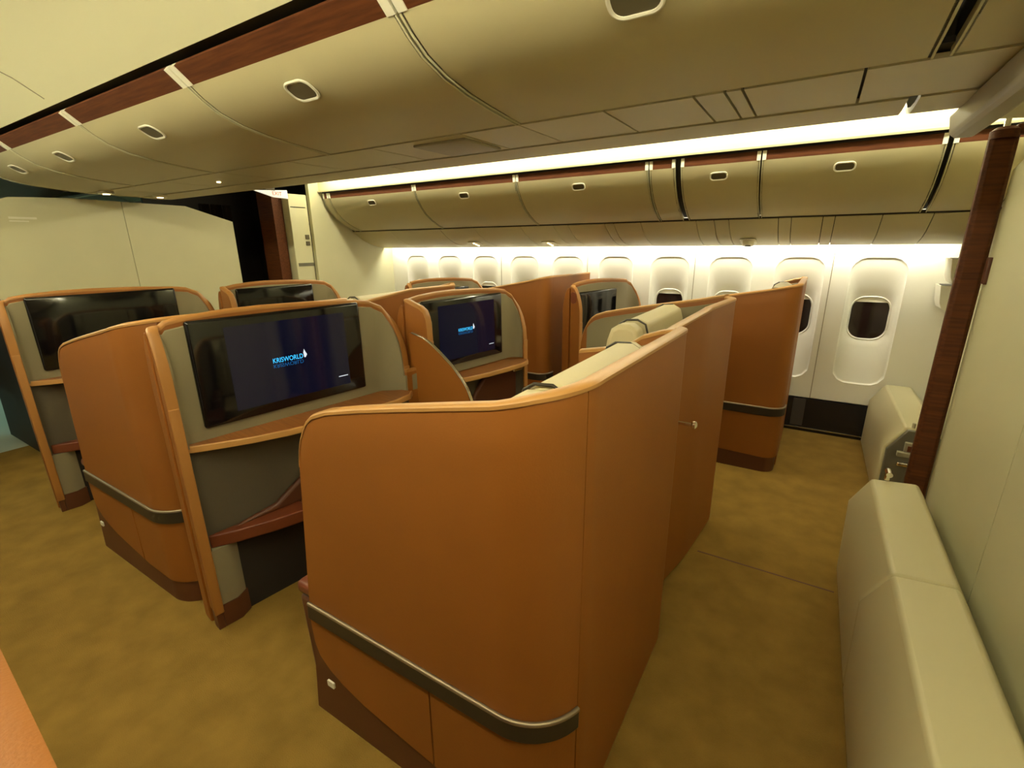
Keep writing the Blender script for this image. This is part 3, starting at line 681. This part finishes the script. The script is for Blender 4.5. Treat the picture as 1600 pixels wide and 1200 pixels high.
def build_console(p0, ang, W, label, D=0.095, DR=0.13, scr=(0.12, 0.89, 0.915, 1.362), lit=False, zs=1.0, logo=False, rr=0.15, small=1.0, wz=None):
    """screen console; local y runs along the console from its port wing, +x points aft to the viewer"""
    t = thing('screen_console', label, 'seat console', (p0[0], p0[1], 0), -math.radians(ang), 'screen consoles')
    th = 0.034
    P = Path([(D, 0.0, 0), (0, 0.0, 0.045), (0.0, W, rr), (DR, W, 0)])
    wing = wz or [(0.0, 1.352), (0.03, 1.352), (0.06, 1.335), (0.085, 1.285), (0.105, 1.22), (0.118, 1.14), (0.1201, 1.02)]
    wing = [(x * D / 0.1201, z) for x, z in wing]
    right = [(0.0, 1.357), (0.02, 1.325), (0.04, 1.285), (0.07, 1.235), (0.10, 1.165), (0.12, 1.09), (0.1301, 0.98)]
    right = [(x * DR / 0.1301, z) for x, z in right]
    rs = W - rr
    def zt(s, p):
        if p.y < 0.05 and s < D + 0.03: return interp(wing, p.x) * zs
        if p.y > W * 0.7 and p.x > 0.0005:
            return min(interp(right, p.x), interp([(W - rr, 1.357), (W - rr * 0.5, 1.325), (W, 1.29)], p.y)) * zs
        u = p.y / W
        return interp([(0, 1.352), (0.04, 1.364), (0.12, 1.378), (0.25, 1.388), (0.38, 1.390), (0.6, 1.383), (0.8, 1.368), (0.9, 1.352), (1, 1.33)], u) * zs
    dn = ((0, D), (P.L - 0.2, P.L))
    bm = new(); ribbon(bm, P, 0, P.L, zt, 0.10, 0, th, side=-1, nz=7, dense=dn); obj('frame', bm, M['leather'], t)
    bm = new(); ribbon(bm, P, 0, P.L, lambda s, p: zt(s, p) + 0.004, lambda s, p: zt(s, p) - 0.014, 0.002, th + 0.004, side=-1, nz=1, dense=dn); obj('edging', bm, M['conrim'], t)
    zl, zr = interp(wing, D) * zs, interp(right, DR) * zs
    for xe, ya, yb, ze, em in ((D, -0.001, th + 0.001, zl, 'conrim'), (DR, W - th - 0.001, W + 0.001, zr, 'conrim')):
        bm = new(); rbox(bm, xe - 0.006, xe + 0.005, ya - 0.001, yb + 0.001, 0.08, ze + 0.02, 0.005); obj('edge_strip', bm, M[em], t)
    bm = new(); ribbon(bm, P, 0.004, P.L - 0.004, 0.10, 0.0, -0.004, th - 0.008, side=-1, nz=1, roundtop=False); obj('foot', bm, M['brown'], t)
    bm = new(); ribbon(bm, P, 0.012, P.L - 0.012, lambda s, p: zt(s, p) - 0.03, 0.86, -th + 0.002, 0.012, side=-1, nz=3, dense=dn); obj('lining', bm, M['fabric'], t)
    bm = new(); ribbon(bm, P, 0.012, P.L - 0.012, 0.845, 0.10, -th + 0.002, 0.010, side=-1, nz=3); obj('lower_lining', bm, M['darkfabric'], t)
    bm = new(); prism_x(bm, [(0.15, 0.0), (0.15, 0.385), (W - 0.06, 0.385), (W - 0.06, 0.0)], 0.030, 0.050); obj('footwell_shade_panel', bm, M['footwellshade'], t, smooth=False)  # flat board painted dark for the shade of a deeper cavity
    bm = new(); prism_z(bm, [(0.040, 0.036), (0.085, 0.036), (0.085, 0.10), (0.055, 0.148), (0.040, 0.148)], 0.11, 0.385); obj('footwell_cheek', bm, M['fabric'], t)
    bm = new(); prism_z(bm, [(0.036, 0.032), (0.09, 0.032), (0.09, 0.104), (0.058, 0.154), (0.036, 0.154)], 0.0, 0.11); obj('footwell_plinth', bm, M['brown'], t)
    # filler post forward of the port wing
    bm = new(); prism_y(bm, [(-0.062, 0.0), (-0.062, 1.14 * zs), (-0.055, 1.20 * zs), (-0.04, 1.27 * zs), (-0.02, 1.315 * zs), (0.0, 1.335 * zs), (0.01, 1.33 * zs), (0.01, 0.0)], -0.001, 0.033); obj('post', bm, M['leather'], t, bevel=0.008)
    # screen
    u0, u1, z0, z1 = scr; x0 = th - 0.004
    bm = new(); rbox(bm, x0, x0 + 0.030, u0, u1, z0 * zs, z1 * zs, 0.012); sc = obj('screen', bm, M['screen'], t, angle=50)
    w_ = u1 - u0; h_ = (z1 - z0) * zs
    if lit:
        bm = new(); box(bm, x0 + 0.0302, x0 + 0.0306, u0 + w_ * 0.17, u1 - w_ * 0.12, z0 * zs + h_ * 0.10, z1 * zs - h_ * 0.09); obj('picture', bm, M['lit'], sc, smooth=False)
    if logo:
        cy, cz = u0 + w_ * 0.49, z0 * zs + h_ * 0.515; f = 0.76 * w_ / 0.77
        sx = Matrix.Scale(0.80, 4, (0, 1, 0))
        text_mesh('logo_lettering', 'KRISWORLD', 0.041 * f, M['logo'], sc, Matrix.Translation((x0 + 0.0315, cy, cz)) @ sx @ face_x, 0.0003, label='cyan lettering on the screen')
        fl = Matrix.Scale(-0.8, 4, (0, 0, 1))
        text_mesh('logo_reflection', 'KRISWORLD', 0.041 * f, M['logodim'], sc, Matrix.Translation((x0 + 0.0312, cy, cz - 0.030 * f)) @ sx @ fl @ face_x, 0.0003)
        bm = new(); y_, z_ = cy + 0.099 * f, cz + 0.006
        prism_x(bm, [(y_, z_ - .016 * f), (y_ + .008 * f, z_ - .02 * f), (y_ + .02 * f, z_ - .002 * f), (y_ + .013 * f, z_ + .012 * f), (y_ + .004 * f, z_ + .034 * f), (y_ - .002 * f, z_ + .012 * f)], x0 + 0.031, x0 + 0.0316)
        obj('logo_bird', bm, M['white_em'], sc, smooth=False)
        bm = new(); box(bm, x0 + 0.031, x0 + 0.0315, u0 + w_ * 0.80, u0 + w_ * 0.865, z0 * zs + h_ * 0.20, z0 * zs + h_ * 0.208); obj('caption_line', bm, M['white_em'], sc, smooth=False)
    # shelf with a bowed front
    k = W / 1.12
    fr = [(0.0, 0.055), (0.09, 0.10), (0.22, 0.155), (0.36, 0.195), (0.55, 0.222), (0.75, 0.235), (0.93, 0.232), (1.04, 0.210), (1.085, 0.17)]
    fr = [(0.036 + (y / 1.085) * (W - 0.072), x * (0.55 + 0.45 * small) + 0.008) for y, x in fr]
    zsf = 0.845 * zs
    out = [(0.03, 0.036)] + [(x, y) for y, x in fr] + [(0.05, W - 0.036)]
    if True:
        bm = new(); prism_z(bm, [(0.035, 0.036)] + [(x, y) for y, x in fr] + [(0.12, W - 0.05), (0.035, W - 0.14)], zsf, zsf + 0.022); sh = obj('shelf', bm, M['shelfwood'], t, bevel=0.003)
        bm = new(); pts = [Vector((x, y)) for y, x in fr]; q = []
        PE = Path([(p.x, p.y, 0) for p in pts]); ribbon(bm, PE, 0, PE.L, zsf + 0.024, zsf - 0.004, 0.008, 0.012, side=1, nz=1); obj('shelf_edge', bm, M['rim'], sh)
    bm = new(); rbox(bm, 0.06, 0.15, W - 0.20 * k, W - 0.08 * k, zsf - 0.05, zsf - 0.006, 0.008); obj('remote_holder', bm, M['chrome'], t)
    # foot rest
    ft = [(0.05, 0.05), (0.10, 0.14), (0.155, 0.30), (0.185, 0.5), (0.19, 0.62)]
    mid = 0.40 * W
    f = lambda y: interp([(0.04, 0.06), (0.14, 0.105), (0.3, 0.155), (0.5, 0.19), (0.8, 0.20), (1.1, 0.15)], y / k)
    for a, b in ((0.046, mid - 0.004), (mid + 0.004, W - 0.05)):
        ys = [a + (b - a) * i / 8 for i in range(9)]
        bm = new(); prism_z(bm, [(0.05, a)] + [(f(y), y) for y in ys] + [(0.05, b)], 0.385, 0.445); obj('foot_rest', bm, M['redbrown'], t, bevel=0.016)
    bm = new(); prism_x(bm, [(0.12, 0.44), (W * 0.30, 0.475), (W * 0.42, 0.56), (W * 0.52, 0.70), (W * 0.60, 0.78), (W - 0.06, 0.80), (W - 0.06, 0.44)], 0.044, 0.080); obj('foot_rest_back', bm, M['brown'], t, bevel=0.015)
    return t, P

# column by the port aisle (near), centre far column, window column; row 2 is the aft row
XB, Y1 = -0.355, 0.755
build_shell((XB, Y1, 0), 1.0, 'largest tan leather seat shell in the foreground seen from behind', 'port', length=0.85)
build_seat((XB, Y1, 0), 1.0, 'cream seat back just showing over the rim of the foreground shell')
build_shell((XB - 1.90, Y1, 0), 1.1, 'tan seat shell with dark band at left, in front of the lit screen', 'port', length=0.85)
build_seat((XB - 1.90, Y1, 0), 1.0, 'cream seat hidden behind the left tan shell')
build_shell((XB, 1.815, 0), 1.075, 'tan seat shell just beyond the foreground shell with a pale right face', 'starboard')
build_seat((XB - 0.13, 1.815, 0), 1.03, 'cream seat back between the foreground shell and the window-side shell')
build_shell((XB - 1.90, 1.90, 0), 0.98, 'tan shell behind the second lit screen, only its top rim shows', 'starboard', zs=1.005)
build_seat((XB - 2.02, 1.90, 0), 0.93, 'cream seat behind the second lit screen')
build_shell((-0.045, 3.655, 0), 1.0, 'window-side tan shell standing alone at the aft aisle corner', 'port', corner=0.10)
build_seat((-0.045, 3.655, 0), 1.0, 'cream seat back inside the aft window-side shell')
build_shell((-1.93, 3.66, 0), 0.98, 'window-side tan shell whose flat side shows between the two consoles', 'port', corner=0.10)
build_seat((-1.93, 3.66, 0), 0.98, 'cream seat inside the forward window-side shell')
# port window suite under the camera
t0, _ = build_shell((-0.06, -0.875, 0), 0.905, 'tan shell rim cut off at the bottom left corner', 'starboard', tpad=0.10)

build_console((-2.12, 0.775), 8, 1.12, 'near screen console with the large lit blue screen', lit=True, logo=True)
build_console((-4.02, 0.775), 8, 1.12, 'screen console at far left with a dark screen', lit=False)
W4 = [(0.0, 1.365), (0.025, 1.368), (0.055, 1.352), (0.085, 1.338), (0.105, 1.318), (0.115, 1.28), (0.119, 1.21), (0.1201, 1.13), (0.121, 1.06)]
build_console((-1.94, 1.945), 9, 0.96, 'middle screen console with a smaller lit screen', D=0.22, DR=0.13, scr=(0.10, 0.78, 0.925, 1.345), lit=True, logo=True, zs=0.985, small=0.7, rr=0.12, wz=W4)
build_console((-3.84, 1.945), 9, 0.96, 'screen console with dark screen in front of the galley doorway', D=0.22, DR=0.13, scr=(0.10, 0.72, 0.925, 1.345), zs=0.985, small=0.7, rr=0.12, wz=W4)
t6, _ = build_console((-1.735, 3.70), 15, 0.95, 'window-side console with a reflecting dark screen, second from the aft end', D=0.13, DR=0.13, scr=(0.08, 0.62, 0.90, 1.29), zs=0.955, small=0.7, rr=0.15)
bm = new(); plate(bm, (0.062, -0.001, 1.195), (1, 0, 0), (0, 0, 1), 0.055, 0.095, 0.027, 0.010, 8)
obj('call_button', bm, M['redbrown'], t6, label='dark red oval button on the wing')
build_console((-3.60, 3.70), 21, 0.95, 'farthest window-side console with a dark screen below the end windows', D=0.13, DR=0.13, scr=(0.14, 0.74, 0.90, 1.28), zs=0.925, small=0.7, rr=0.15)

# privacy dividers between the paired centre suites: quarter round with a chrome edge
def divider(loc, label):
    t = thing('privacy_divider', label, 'divider', loc, 0, 'privacy dividers')
    arc = [(-0.03, 1.172), (0.02, 1.160), (0.06, 1.148), (0.11, 1.118), (0.165, 1.078), (0.24, 1.018), (0.30, 0.955), (0.335, 0.905), (0.36, 0.845), (0.385, 0.75), (0.395, 0.62)]
    bm = new(); prism_y(bm, [(-0.045, 0.05), (-0.045, 1.172)] + arc + [(0.395, 0.05)], -0.008, 0.008); obj('panel', bm, M['leather'], t, angle=20)
    bm = new(); tube(bm, [(x + 0.004, -0.004, z + 0.003) for x, z in arc], 0.006, 8); obj('edge_rail', bm, M['chrome'], t)
    bm = new(); tube(bm, [(x + 0.004, 0.004, z + 0.003) for x, z in arc], 0.006, 8); obj('edge_rail', bm, M['chrome'], t)
    return t
divider((-1.80, 1.901, 0), 'quarter-round tan divider with chrome edge beside the near console')
divider((-3.70, 1.901, 0), 'quarter-round tan divider farther forward between the dark-screen consoles')
# hinge knob between foreground shell and its neighbour
t = thing('coat_hook', 'small chrome knob on the edge between two tan shells', 'hook', (-0.345, 1.79, 0.97))
bm = new(); tube(bm, [(-0.04, 0, 0), (0.03, 0, 0)], 0.008, 10); obj('stem', bm, M['chrome'], t)
bm = new(); tube(bm, [(0.03, 0, 0), (0.036, 0, 0), (0.046, 0, 0), (0.052, 0, 0)], 0.01, 12, rs=[0.008, 0.016, 0.016, 0.006]); obj('knob', bm, M['chrome'], t)
